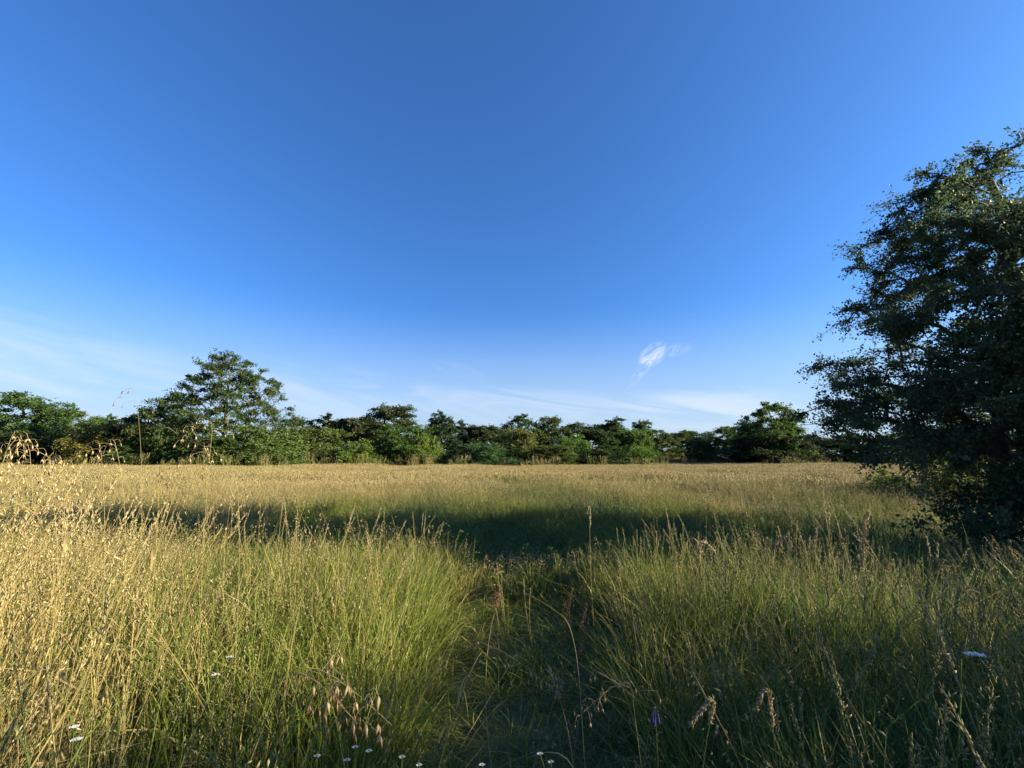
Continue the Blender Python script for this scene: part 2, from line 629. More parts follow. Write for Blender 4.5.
# kind, centre px, width px, top py, distance, colour, name, label
EDGE = [
    ('airy1', -70, 90, 405, 52, MID, 'tree', 'green tree cut off beyond the left frame edge', 'tree'),
    ('airy2', 16, 84, 391, 46, MID, 'tree', 'feathery green tree at the far left edge of the wood', 'tree'),
    ('round1', 52, 56, 408, 50, MID, 'tree', 'green tree just right of the feathery leftmost tree', 'tree'),
    ('shrub1', 30, 70, 432, 41, DARK, 'bush', 'dark bush behind the dry oats at the far left', 'bush'),
    ('shrub2', 66, 46, 428, 43, LIGHT, 'bush', 'bright green bush left of the pale domed tree', 'bush'),
    ('round2', 96, 38, 411, 56, MID, 'tree', 'pale domed tree behind the bright bushes on the left', 'tree'),
    ('shrub1', 112, 50, 424, 42, YEL, 'bush', 'yellow green bush below the domed tree on the left', 'bush'),
    ('round3', 142, 62, 410, 46, DARK, 'tree', 'dark dense tree left of the tall airy tree', 'tree'),
    ('airy1', 168, 46, 396, 49, DARK, 'tree', 'thin tree whose tip shows just left of the tall airy tree', 'tree'),
    ('shrub2', 172, 60, 434, 41, MID, 'bush', 'mid green bush at the left foot of the tall airy tree', 'bush'),
    ('shrub1', 226, 48, 436, 38, MID, 'bush', 'rounded bush right under the trunk of the tall airy tree', 'bush'),
    ('shrub2', 264, 60, 426, 40, LIGHT, 'bush', 'light green bush at the right foot of the tall airy tree', 'bush'),
    ('round1', 301, 46, 419, 54, DARK, 'tree', 'dark tree behind the light bushes right of the tall airy tree', 'tree'),
    ('shrub1', 317, 46, 428, 46, LIGHT, 'bush', 'broad light green bush in front of two dark trees', 'bush'),
    ('round2', 338, 52, 414, 56, DARK, 'tree', 'dark round tree left of the tallest grey green tree', 'tree'),
    ('shrub2', 357, 32, 440, 43, YEL, 'bush', 'small yellow green bush standing forward at the field edge', 'bush'),
    ('tall1', 384, 46, 406, 54, GREY, 'tree', 'tallest grey green tree left of the notch in the wood', 'tree'),
    ('round3', 366, 36, 416, 58, DARK, 'tree', 'dark tree tucked behind the tallest grey green tree', 'tree'),
    ('shrub1', 404, 44, 426, 48, MID, 'bush', 'leafy bush below right of the tallest grey green tree', 'bush'),
    ('shrub2', 426, 24, 434, 46, LIGHT, 'bush', 'narrow light bush in front of the slim dark tree', 'bush'),
    ('tall2', 441, 28, 411, 54, DARK, 'tree', 'slim dark tree standing left of the notch in the wood', 'tree'),
    ('round1', 456, 24, 440, 66, DARK, 'bush', 'low bush seen far back in the notch of the wood', 'bush'),
    ('round2', 481, 50, 420, 58, DARK, 'tree', 'round dark tree just right of the notch in the wood', 'tree'),
    ('shrub2', 488, 54, 444, 46, GREY, 'bush', 'low greyish bush in front of the round tree by the notch', 'bush'),
    ('round3', 523, 40, 415, 60, MID, 'tree', 'high topped tree in the middle of the wood', 'tree'),
    ('shrub1', 517, 44, 430, 50, YEL, 'bush', 'yellow green bush below the high topped middle tree', 'bush'),
    ('round1', 550, 36, 416, 60, MID, 'tree', 'green tree between the high topped tree and the broad dark dome', 'tree'),
    ('shrub1', 545, 50, 446, 47, MID, 'bush', 'low bush in the middle of the hedge at the field edge', 'bush'),
    ('shrub2', 571, 36, 435, 52, LIGHT, 'bush', 'light bush at the left foot of the broad dark dome', 'bush'),
    ('round2', 590, 62, 417, 62, DARK, 'tree', 'broad dark domed tree right of the middle', 'tree'),
    ('shrub2', 598, 52, 446, 50, DARK, 'bush', 'low dark bush under the broad dark dome', 'bush'),
    ('round3', 617, 44, 425, 60, MID, 'tree', 'green tree leaning on the right of the broad dark dome', 'tree'),
    ('tall1', 641, 18, 421, 68, MID, 'tree', 'slender tree top poking above the hedge right of the dome', 'tree'),
    ('shrub1', 634, 34, 430, 58, LIGHT, 'bush', 'light green bush where the wood bends away to the right', 'bush'),
    ('round1', 658, 34, 429, 68, MID, 'tree', 'green tree at the left end of the distant brown meadow', 'tree'),
    ('round2', 688, 46, 428, 76, DARK, 'tree', 'dark tree behind the distant brown meadow', 'tree'),
    ('shrub2', 702, 26, 438, 62, DARK, 'bush', 'small dark bush standing alone at the right field edge', 'bush'),
    ('round3', 728, 46, 427, 78, MID, 'tree', 'rounded green tree left of the tall right hand tree', 'tree'),
    ('round1', 750, 40, 436, 80, DARK, 'tree', 'low dark tree at the left foot of the tall right hand tree', 'tree'),
    ('round3', 773, 52, 403, 60, MID, 'tree', 'tall dark green tree standing just left of the big near tree', 'tree'),
    ('shrub1', 770, 60, 436, 58, DARK, 'bush', 'dark bush at the foot of the tall tree left of the big near tree', 'bush'),
    ('round2', 806, 48, 431, 66, DARK, 'tree', 'dark tree partly hidden by the left edge of the big near tree', 'tree'),
    ('round3', 852, 60, 434, 60, MID, 'tree', 'tree glimpsed through the low left boughs of the big near tree', 'tree'),
    ('round1', 910, 70, 432, 56, MID, 'tree', 'tree glimpsed behind the middle of the big near tree', 'tree'),
    ('round2', 975, 80, 430, 52, DARK, 'tree', 'tree glimpsed behind the trunk of the big near tree', 'tree'),
    ('round3', 1060, 90, 425, 50, MID, 'tree', 'dark tree beyond the right frame edge', 'tree'),
]
rr = random.Random(4)
for i, (kind, px, wpx, top, dist, col, nm, lab, cat) in enumerate(EDGE):
    dist *= 1.0
    x = at(px, 456, dist).x
    z0 = float(hill(np.float64(x), np.float64(dist)))
    hgt = at(px, top, dist).z - z0
    width = wpx / F * dist * 1.22
    nat = {'round': 6.0, 'tall_': 4.0, 'airy_': 6.0, 'shrub': 6.2}[(kind[:-1] + '_')[:5]]
    sxy, sz = width / nat, hgt / 7.15
    c = tuple(v * rr.uniform(0.85, 1.2) for v in col)
    plant_tree(nm if nm == 'bush' else 'edge_tree', P[kind], (x, dist, z0), (sxy, sxy, sz), rr.uniform(0, 6.28), c, lab, cat, G)

# the tall airy tree on the left
pl = [(1.2, 2.0), (2.5, 4.6), (4.5, 5.8), (6.5, 5.6), (8.3, 4.4), (10, 2.9), (11.4, 1.2), (11.8, 0.4)]
P['tall_left'] = proto(31, 11.8, pl, 1.2, 300, 0.24, 225, 0.16, 0.74, layered=0.72, flat=0.36, asym=0.32, lean=(0.02, 0))
xl = at(222, 456, 42).x
plant_tree('tall_tree', P['tall_left'], (xl, 42, 0), (1.0, 1.0, (at(226, 349, 42).z) / 12.1), 1.1, (0.050, 0.080, 0.024),
           'tall airy tree with layered boughs rising above the left wood edge', 'tree')

# the big near tree on the right
pb = [(1.2, 1.7), (1.6, 2.3), (2.1, 2.4), (3.5, 2.2), (4.6, 2.0), (5.4, 1.7), (6.2, 1.1), (6.7, 0.4)]
P['near'] = proto(46, 6.7, pb, 1.25, 740, 0.16, 270, 0.050, 0.34, flat=0.5, asym=0.13, droop=0.12, jag=0.6, lean=(0.08, 0), stems=2, twigs=True, lobes=125, lobe_r=0.27)
TREE = at(1012, 456, 6.7)
plant_tree('near_tree', P['near'], (TREE.x, 6.7, 0), (0.97, 0.97, 1.02), 0.0, (0.060, 0.092, 0.040),
           'big dark leafy tree standing near at the right frame edge', 'tree')

# scrub at the foot of the big tree, and the sunlit bush behind it
sb = [(0.05, 0.9), (0.5, 1.2), (1.1, 1.0), (1.6, 0.4)]
P['scrub'] = proto(51, 1.6, sb, 0.1, 110, 0.03, 126, 0.06, 0.28, stems=5, flat=0.9, asym=0.4, jag=0.8)
for px, d, s, c, lab in ((1035, 6.2, 0.85, (0.045, 0.068, 0.030), 'dark scrub at the foot of the big near tree'),
                         (1050, 5.6, 1.0, (0.045, 0.070, 0.028), 'dark scrub at the right frame edge under the big near tree')):
    plant_tree('scrub_bush', P['scrub'], (at(px, 456, d).x, d, 0), (s, s, s), d, c, lab, 'bush', 'scrub around the big near tree')
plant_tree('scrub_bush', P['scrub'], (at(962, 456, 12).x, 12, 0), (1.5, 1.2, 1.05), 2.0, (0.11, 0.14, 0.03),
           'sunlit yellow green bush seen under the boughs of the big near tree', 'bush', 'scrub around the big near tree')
# a broad thorn bush outside the frame shades the near right corner
hb = [(0.1, 2.4), (1.5, 3.1), (3.1, 3.0), (3.8, 1.7), (4.4, 0.7), (4.8, 0.2)]
P['thorn'] = proto(61, 4.8, hb, 0.2, 420, 0.12, 180, 0.07, 0.42, stems=4, flat=0.7, asym=0.15)
plant_tree('shade_bush', P['thorn'], (11.0, -0.66, 0), (1.0, 1.0, 1.14), 2.9, (0.032, 0.055, 0.020),
           'broad dark thorn bush standing off to the right of the viewer, outside the frame', 'bush')

plant_tree('shade_bush', P['thorn'], (6.9, 0.35, 0), (0.62, 0.62, 0.62), 1.6, (0.032, 0.055, 0.020),  # unseen bush added to throw shade over the lower right grass
           'low added shade bush close to the right of the viewer, outside the frame', 'bush')
plant_tree('shade_bush', P['thorn'], (9.4, 5.5, 0), (0.50, 0.50, 1.02), 0.7, (0.032, 0.055, 0.020),  # unseen bush added to bring the tree's shadow band nearer the viewer
           'slim added shade bush near the big tree, just outside the right frame edge', 'bush')

# ------------------------------------------------------------------ grass clumps (sources for the meadow)
def blade_curves(r, N, rad, len_lo, len_hi, lean, curl, seg=4):
    a = r.uniform(0, 6.28, N)
    rr_ = rad * np.sqrt(r.random(N))
    b = np.stack([np.cos(a) * rr_, np.sin(a) * rr_, np.zeros(N)], 1)
    head = a + r.normal(0, 0.9, N)
    L = r.uniform(len_lo, len_hi, N)
    th0 = np.abs(r.normal(0, lean, N))
    k = np.abs(r.normal(curl, curl * 0.6, N))
    pts = [b]
    hv = np.stack([np.cos(head), np.sin(head), np.zeros(N)], 1)
    for s in range(seg):
        th = th0 + k * ((s + 0.5) / seg) ** 1.7
        step = (hv * np.sin(th)[:, None] + np.array([0, 0, 1.0]) * np.cos(th)[:, None]) * (L / seg)[:, None]
        pts.append(pts[-1] + step)
    pts = np.stack(pts, 1)
    tw = r.uniform(0, 6.28, N)
    side = np.stack([np.cos(tw), np.sin(tw), np.zeros(N)], 1)
    return pts, side, hv


def tuft(seed, n, rad, lo, hi, width, lean=0.22, curl=0.7, stems=0, sh=(0.7, 1.0), head='oat', swide=0.0022, seedn=14, sl=0.02, sw=0.005):
    r = np.random.default_rng(seed)
    mb = MB()
    pts, side, _ = blade_curves(r, n, rad, lo, hi, lean, curl)
    taper = np.array([0.75, 1.0, 0.9, 0.6, 0.08])
    mb.ribbons(pts, side, width * r.uniform(0.6, 1.3, n)[:, None] * taper, r.random(n), 0)
    if stems:
        pts, side, hv = blade_curves(r, stems, rad, sh[0], sh[1], 0.12, 0.45 if head != 'spike' else 0.25, 6)
        sv = r.random(stems)
        mb.tubes(pts, np.full((stems, 7), swide * 0.5) * np.linspace(1.2, 0.6, 7), sv, 3, 0)
        pos, ax, var = [], [], []
        for i in range(stems):
            for k in range(seedn):
                t = r.uniform(0.70 if head == 'oat' else 0.80, 1.0)
                f = t * 6
                j = min(int(f), 5)
                p = pts[i, j] + (pts[i, j + 1] - pts[i, j]) * (f - j)
                if head == 'oat':
                    dv = np.array([hv[i, 0] * 0.4, hv[i, 1] * 0.4, 0]) + r.normal(0, 0.55, 3)
                    dv[2] = -abs(dv[2]) * 0.8 - 0.35
                    p = p + np.array([dv[0], dv[1], 0.15]) * r.uniform(0.01, 0.06) * (1.35 - t) * 2.2
                else:
                    tgv = pts[i, j + 1] - pts[i, j]
                    dv = tgv / np.linalg.norm(tgv) + r.normal(0, 0.28, 3)
                    p = p + r.normal(0, 0.003, 3)
                pos.append(p)
                ax.append(dv)
                var.append(r.random())
        n_ = len(pos)
        mb.seeds(np.array(pos), np.array(ax), sl * r.uniform(0.7, 1.3, n_), sw * r.uniform(0.7, 1.3, n_), np.array(var), 1)
    return mb.mesh('grass_clump', [M_BLADE, M_HEAD])


def clump_collection(name, meshes):
    col = bpy.data.collections.new(name)
    for i, me in enumerate(meshes):
        o = bpy.data.objects.new('grass_clump_%02d' % i, me)
        col.objects.link(o)
    return col


# near clumps: 0-3 lush leaf, 4-6 oat panicles, 7-8 narrow spikes, 9-10 short trodden grass, 11-13 lone tall leaning stems
NEARC = clump_collection('near_clumps', [
    tuft(1, 32, 0.12, 0.35, 0.92, 0.0072, 0.20, 0.5),
    tuft(2, 34, 0.13, 0.25, 0.85, 0.0066, 0.26, 0.8),
    tuft(3, 30, 0.11, 0.40, 0.95, 0.0055, 0.16, 0.4),
    tuft(4, 30, 0.13, 0.25, 0.90, 0.0088, 0.28, 1.0),
    tuft(5, 20, 0.12, 0.25, 0.80, 0.0066, 0.28, 0.8, stems=3, sh=(0.75, 1.08), head='oat', swide=0.0034, seedn=12, sl=0.021, sw=0.0054),
    tuft(6, 22, 0.12, 0.25, 0.75, 0.0060, 0.28, 0.8, stems=4, sh=(0.65, 0.95), head='oat', swide=0.0030, sl=0.016, sw=0.005, seedn=18),
    tuft(7, 18, 0.12, 0.25, 0.75, 0.0070, 0.28, 0.9, stems=3, sh=(0.80, 1.12), head='oat', swide=0.0034, sl=0.023, sw=0.0058, seedn=12),
    tuft(8, 22, 0.12, 0.25, 0.75, 0.0060, 0.28, 0.8, stems=4, sh=(0.70, 0.98), head='spike', swide=0.0032, seedn=34, sl=0.014, sw=0.0046),
    tuft(9, 22, 0.12, 0.25, 0.75, 0.0066, 0.28, 0.8, stems=4, sh=(0.80, 1.08), head='spike', swide=0.0034, seedn=44, sl=0.016, sw=0.005),
    tuft(10, 46, 0.14, 0.12, 0.42, 0.0062, 0.75, 1.2),
    tuft(11, 40, 0.15, 0.12, 0.45, 0.0060, 1.25, 0.6),           # trodden flat
    tuft(12, 3, 0.02, 0.30, 0.60, 0.0060, 0.5, 1.4, stems=1, sh=(1.15, 1.25), head='oat', swide=0.0042, seedn=16, sl=0.026, sw=0.007),
    tuft(13, 3, 0.02, 0.30, 0.60, 0.0060, 0.5, 1.4, stems=2, sh=(1.05, 1.30), head='spike', swide=0.0042, seedn=50, sl=0.015, sw=0.005),
    tuft(14, 5, 0.03, 0.40, 1.00, 0.0090, 0.5, 1.4, stems=1, sh=(1.10, 1.20), head='oat', swide=0.0042, seedn=20, sl=0.020, sw=0.006),
    tuft(15, 22, 0.16, 0.35, 0.85, 0.0080, 0.80, 1.6),          # matted dead blades
    tuft(16, 26, 0.18, 0.30, 0.80, 0.0060, 0.95, 0.5),
])
# middle distance: 0-2 leafy, 3-5 with heads
MIDC = clump_collection('middle_clumps', [
    tuft(21, 40, 0.15, 0.30, 0.75, 0.008),
    tuft(22, 40, 0.15, 0.28, 0.65, 0.008, 0.3, 0.9),
    tuft(23, 36, 0.14, 0.35, 0.80, 0.007, 0.18, 0.6),
    tuft(24, 20, 0.16, 0.30, 0.60, 0.008, stems=9, sh=(0.60, 0.88), head='oat', swide=0.005, seedn=9, sl=0.03, sw=0.010),
    tuft(25, 20, 0.16, 0.30, 0.60, 0.008, stems=9, sh=(0.60, 0.85), head='spike', swide=0.005, seedn=9, sl=0.028, sw=0.009),
    tuft(26, 20, 0.16, 0.30, 0.60, 0.008, stems=8, sh=(0.55, 0.90), head='oat', swide=0.005, seedn=10, sl=0.028, sw=0.010),
])
# far field: broad straw patches
FARC = clump_collection('far_clumps', [
    tuft(31, 26, 0.32, 0.30, 0.60, 0.018, stems=20, sh=(0.50, 0.80), head='oat', swide=0.012, seedn=6, sl=0.05, sw=0.022),
    tuft(32, 26, 0.32, 0.30, 0.60, 0.018, stems=20, sh=(0.50, 0.76), head='spike', swide=0.012, seedn=5, sl=0.06, sw=0.022),
    tuft(33, 26, 0.32, 0.30, 0.60, 0.018, stems=18, sh=(0.45, 0.84), head='oat', swide=0.012, seedn=6, sl=0.05, sw=0.022),
])


# ------------------------------------------------------------------ single plants that stand out of the meadow
CLEAR = []          # where such a plant stands: the grass right in front of it stays lower


def bez(p0, p1, p2, n=14):
    t = np.linspace(0, 1, n)[:, None]
    return (1 - t) ** 2 * p0 + 2 * t * (1 - t) * p1 + t ** 2 * p2


def stem_leaf(r, mb, curve, n=2):
    for _ in range(n):
        k = r.integers(3, len(curve) - 5)
        a = r.uniform(0, 6.28)
        h = np.array([math.cos(a), math.sin(a), 0])
        L = r.uniform(0.14, 0.28)
        p = np.stack([curve[k] + h * L * t * (0.5 + 0.5 * t) + np.array([0, 0, L * (0.9 * t - 0.95 * t * t)]) for t in np.linspace(0, 1, 6)])[None]
        mb.ribbons(p, np.array([[-h[1], h[0], 0]]), np.array([[0.005, 0.006, 0.0055, 0.0045, 0.003, 0.0006]]), np.array([r.random()]))


def grass_plant(name, px, py, d, label, cat, head='oat', n=18, seed=1, off=(0.12, 0.05), hang=0.05, hl=0.38, sl=0.019, sw=0.0052, rad=0.0011,
                mstem=None, mhead=None, group=None, length=None):
    """one flowering grass: stem (with leaf) and seed head; the head's highest point is given"""
    r = np.random.default_rng(seed)
    top = np.array(at(px, py, d))
    base = np.array([top[0] + off[0], top[1] + off[1], 0.0])
    mid = np.array([base[0] * 0.8 + top[0] * 0.2 + r.normal(0, 0.09), base[1] * 0.8 + top[1] * 0.2 + r.normal(0, 0.05), top[2] * 0.62])
    end = top + np.array([-off[0] * 0.5, -off[1] * 0.3, 0]) + np.array([-np.sign(off[0]) * hang, 0, -hang * 0.8])
    low = bez(base, mid, top, 14)
    tip = bez(top, top + (top - mid) * 0.18, end, 6)[1:] if hang > 0.005 else np.zeros((0, 3))
    cv = np.concatenate([low, tip])
    o = base.copy()
    cv = cv - o
    t = thing(name, tuple(o), label, cat, group)
    m = MB()
    m.tubes(cv[None], np.linspace(rad, rad * 0.45, len(cv))[None], np.array([r.random()]), 5)
    obj('stem', m.mesh('stem', mstem or M_STRAW), t, True)
    for _ in range(2):
        m = MB()
        stem_leaf(r, m, cv, 1)
        obj('leaf', m.mesh('leaf', mstem or M_STRAW), t)
    m = MB()
    s_ = np.concatenate([[0], np.cumsum(np.linalg.norm(np.diff(cv, axis=0), axis=1))])
    L = s_[-1]
    hl_ = min(hl, 0.6 * L)
    pos, ax = [], []
    for k in range(n):
        q = L - hl_ * (1 - (k + 0.5) / n)
        p = np.array([np.interp(q, s_, cv[:, c]) for c in range(3)])
        if head == 'oat':
            a = r.uniform(0, 6.28)
            ln = r.uniform(0.02, 0.075) * (1.25 - (k + 0.5) / n)
            e = p + np.array([math.cos(a) * ln, math.sin(a) * ln, ln * r.uniform(-0.2, 0.5)])
            f = e + np.array([math.cos(a) * 0.008, math.sin(a) * 0.008, -0.014])
            m.tubes(np.stack([p, (p + e) / 2 + np.array([0, 0, 0.004]), e, f])[None], np.array([[0.0006, 0.0005, 0.0005, 0.0005]]), np.array([0.5]), 3)
            for w_ in (-1, 1):                       # two open husks that hang down
                pos.append(f)
                ax.append(np.array([math.cos(a + w_ * 1.3) * 0.28, math.sin(a + w_ * 1.3) * 0.28, -1.0]) + r.normal(0, 0.12, 3))
        else:
            tg = np.array([np.interp(min(q + 0.01, L), s_, cv[:, c]) for c in range(3)]) - np.array([np.interp(q - 0.01, s_, cv[:, c]) for c in range(3)])
            tg /= np.linalg.norm(tg) + 1e-9
            for _ in range(6):
                pos.append(p + r.normal(0, 0.002 + 0.009 * math.sin(math.pi * (k + 0.5) / n) * (head == 'plume'), 3))
                ax.append(tg + r.normal(0, 0.30, 3))
    N = len(pos)
    m.seeds(np.array(pos), np.array(ax), sl * r.uniform(0.8, 1.25, N), sw * r.uniform(0.8, 1.25, N), r.random(N))
    obj('seed_head', m.mesh('seed_head', mhead or M_OAT), t)
    CLEAR.append((top[0], top[1]))
    return t


OATS = 'wild oats rising out of the left grass'
for i, (px, py, d, n, hl, off, hang, lab) in enumerate([
    (212, 432, 1.74, 13, 0.30, (0.10, 0.04), 0.06, 'wild oat with pale hanging husks in front of the tall airy tree'),
    (190, 456, 1.62, 8, 0.20, (-0.08, 0.03), 0.05, 'short headed wild oat left of the one before the tall airy tree'),
    (117, 450, 1.90, 10, 0.26, (0.03, 0.05), 0.03, 'wild oat in front of the dark tree left of the tall airy tree'),
    (101, 452, 1.79, 10, 0.30, (0.12, 0.02), 0.05, 'straight thin wild oat before the yellow green bush on the left'),
    (136, 398, 2.35, 6, 0.30, (0.14, 0.02), 0.05, 'thin dark grass tip standing up against the sky on the left'),
    (62, 470, 1.51, 20, 0.36, (0.06, 0.05), 0.04, 'dense pinkish oat head before the bright bush at the far left'),
    (30, 454, 1.40, 22, 0.40, (0.05, 0.03), 0.06, 'tall dense dry oat at the far left under the feathery tree'),
    (8, 446, 1.29, 24, 0.42, (-0.04, 0.03), 0.05, 'dense dry oat cut by the left frame edge'),
    (46, 468, 1.46, 22, 0.40, (-0.05, 0.03), 0.05, 'bushy dry oat second from the left frame edge'),
    (158, 476, 1.79, 14, 0.28, (-0.06, 0.03), 0.06, 'oat head with brown husks over the shadow band on the left'),
    (238, 492, 2.02, 14, 0.28, (0.05, 0.03), 0.04, 'pale oat head below the right foot of the tall airy tree'),
    (70, 503, 1.34, 18, 0.32, (0.07, 0.02), 0.08, 'drooping oat head with open husks low at the left'),
]):
    grass_plant('wild_oat', px, py, d, lab, 'wild oat', 'oat', n, 100 + i, off, hang, hl, mhead=M_BROWN if i in (4, 9) else M_OAT, group=OATS)
for i, (px, py, d, head, n, hl, off, hang, sl_, mh, ms, lab) in enumerate([
    (868, 512, 2.7, 'plume', 34, 0.34, (0.02, 0.03), 0.0, 0.022, M_OAT, M_STRAW, 'tall golden plume grass standing alone in the shaded right grass'),
    (745, 526, 3.0, 'plume', 26, 0.30, (0.03, 0.02), 0.0, 0.020, M_STEM, M_STEM, 'pale green plume grass among the pinkish heads right of the path'),
    (700, 548, 2.5, 'spike', 26, 0.20, (-0.10, 0.02), 0.03, 0.016, M_OAT, M_STRAW, 'leaning straw spike right of the path, left of the golden plume'),
    (790, 540, 2.6, 'spike', 26, 0.20, (0.12, 0.02), 0.03, 0.016, M_OAT, M_STRAW, 'straw spike leaning left between the pale green and the golden plume'),
    (590, 512, 3.2, 'spike', 22, 0.20, (0.03, 0.02), 0.01, 0.016, M_OAT, M_STRAW, 'slim straw spike at the right edge where the path meets the shadow band'),
    (572, 590, 2.2, 'plume', 26, 0.26, (0.02, 0.02), 0.0, 0.014, M_RUST, M_RUST, 'rusty red dock stalk on the right edge of the path'),
    (586, 604, 2.1, 'plume', 22, 0.22, (-0.03, 0.02), 0.0, 0.014, M_RUST, M_RUST, 'shorter rusty dock stalk beside the red dock on the path edge'),
    (498, 600, 2.0, 'plume', 20, 0.12, (0.03, 0.02), 0.01, 0.014, M_RUST, M_STRAW, 'small reddish stalk standing in the middle of the dark path'),
    (478, 652, 1.6, 'oat', 14, 0.20, (-0.22, 0.03), 0.10, 0.020, M_OAT, M_STRAW, 'pale brome head nodding over the left edge of the dark path'),
    (548, 668, 1.5, 'plume', 16, 0.10, (0.01, 0.02), 0.0, 0.012, M_OAT, M_STRAW, 'thin pale stalk rising straight from the dark path bottom'),
    (770, 700, 1.25, 'spike', 30, 0.16, (0.04, 0.02), 0.02, 0.014, M_OAT, M_STEM, 'grey spike in the dark shade at the lower right'),
    (712, 712, 1.2, 'spike', 26, 0.14, (0.05, 0.02), 0.03, 0.014, M_OAT, M_STEM, 'grey spike right of the violet flower in the dark grass'),
    (632, 690, 1.3, 'oat', 18, 0.20, (0.14, 0.02), 0.08, 0.016, M_OAT, M_STRAW, 'nodding pale head left of the violet flower'),
]):
    grass_plant('tall_grass_stalk', px, py, d, lab, 'grass stalk', head, n, 140 + i, off, hang, hl, sl_, sl_ * 0.3, 0.0018, ms, mh, 'single stalks standing out of the grass')

# the drooping oat with big pale husks at the bottom left of the path
grass_plant('wild_oat', 300, 676, 1.15, 'drooping wild oat with big pale husks, low beside the left of the path', 'wild oat', 'oat', 14, 171,
            (-0.20, 0.02), 0.13, 0.22, 0.036, 0.010, 0.0018, M_STRAW, M_OAT)
grass_plant('wild_oat', 284, 682, 1.17, 'brown bunched oat head behind the drooping pale husks', 'wild oat', 'oat', 30, 172,
            (-0.16, 0.03), 0.11, 0.18, 0.024, 0.006, 0.0018, M_STRAW, M_BROWN)

# a broken straw arching over the path
a_, b_, c_ = np.array(at(523, 592, 2.15)), np.array(at(560, 614, 2.0)), np.array(at(580, 690, 1.75))
m_ = MB()
cv_ = np.concatenate([bez(a_, (a_ + b_) / 2 + np.array([0, 0, 0.01]), b_, 8), bez(b_, b_ + np.array([0.06, -0.03, -0.02]), c_, 10)[1:], np.array([[c_[0] + 0.03, c_[1], 0.0]])])
m_.tubes((cv_ - cv_[-1])[None], np.full((1, len(cv_)), 0.0012), np.array([0.6]), 5)
so_ = obj('bent_straw', m_.mesh('bent_straw', M_STRAW), None, True)
so_.location = tuple(cv_[-1])
tag(so_, 'long bent straw arching over the right side of the dark path', 'straw')
CLEAR.append((a_[0], a_[1]))


def flower(name, px, py, d, size, label, cat, kind, group=None, seed=1, tilt=0.25):
    r = np.random.default_rng(seed)
    top = np.array(at(px, py, d))
    base = np.array([top[0] + r.normal(0, 0.05), top[1] + 0.05, 0.0])
    cv = bez(base, np.array([base[0], base[1], top[2] * 0.6]), top, 10) - base
    t = thing(name, tuple(base), label, cat, group)
    m = MB()
    m.tubes(cv[None], np.linspace(0.0017, 0.0010, 10)[None], np.array([0.4]), 5)
    tp = cv[-1]
    pos, ax = [], []
    if kind == 'umbel':
        for k in range(16):                         # rays of the umbel, each with a small floret cluster
            a = k * 2.399
            q = math.sqrt((k + 0.5) / 16) * size * 0.5
            e = tp + np.array([math.cos(a) * q, math.sin(a) * q, 0.012 - 0.25 * q + tilt * -math.sin(a) * q])
            m.tubes(np.stack([tp - np.array([0, 0, size * 0.35]), (tp + e) / 2 - np.array([0, 0, 0.1 * size]), e])[None], np.full((1, 3), 0.0006), np.array([0.3]), 3)
            for _ in range(12):
                pos.append(e + r.normal(0, size * 0.06, 3) * np.array([1, 1, 0.25]))
                ax.append(np.array([r.normal(0, 1), r.normal(0, 1), 0.3]))
    elif kind == 'daisy':
        for k in range(18):
            a = k / 18 * 6.283
            u = np.array([math.cos(a), math.sin(a), tilt * -math.sin(a) + r.normal(0.1, 0.08)])
            pos.append(tp + u * size * 0.14)
            ax.append(u)
    obj('stem', m.mesh('stem', M_STEM), t, True)
    m = MB()
    N = len(pos)
    if kind == 'umbel':
        m.leaves(np.array(pos), np.array(ax), np.tile([0, 0, 1.0], (N, 1)) + r.normal(0, 0.3, (N, 3)), np.full(N, size * 0.11), np.full(N, size * 0.09), r.random(N))
        obj('bloom', m.mesh('bloom', M_WHITE), t)
    elif kind == 'daisy':
        m.leaves(np.array(pos), np.array(ax), np.tile([0, 0, 1.0], (N, 1)), np.full(N, size * 0.40), np.full(N, size * 0.13), r.random(N))
        obj('petals', m.mesh('petals', M_WHITE), t)
        m = MB()
        n = 26
        a = np.arange(n) * 2.399
        q = np.sqrt((np.arange(n) + 0.5) / n) * size * 0.15
        pp = tp + np.stack([np.cos(a) * q, np.sin(a) * q, 0.004 - q * 0.3 - tilt * np.sin(a) * q], 1)
        m.seeds(pp, np.tile([0, -0.2, 1.0], (n, 1)), np.full(n, size * 0.1), np.full(n, size * 0.07), r.random(n))
        obj('disc', m.mesh('disc', M_YOLK), t)
    else:                                           # spike of violet lipped flowers
        n = 34
        z = np.linspace(0, size * 2.6, n)
        a = np.arange(n) * 2.1
        pp = tp + np.stack([np.cos(a) * 0.005, np.sin(a) * 0.005, z - size * 2.6], 1)
        dd = np.stack([np.cos(a), np.sin(a), np.full(n, 0.35)], 1)
        m.seeds(pp, dd, size * np.linspace(0.75, 0.3, n), size * np.linspace(0.36, 0.16, n), r.random(n))
        obj('petals', m.mesh('petals', M_VIOLET), t)
    CLEAR.append((top[0], top[1]))
    return t


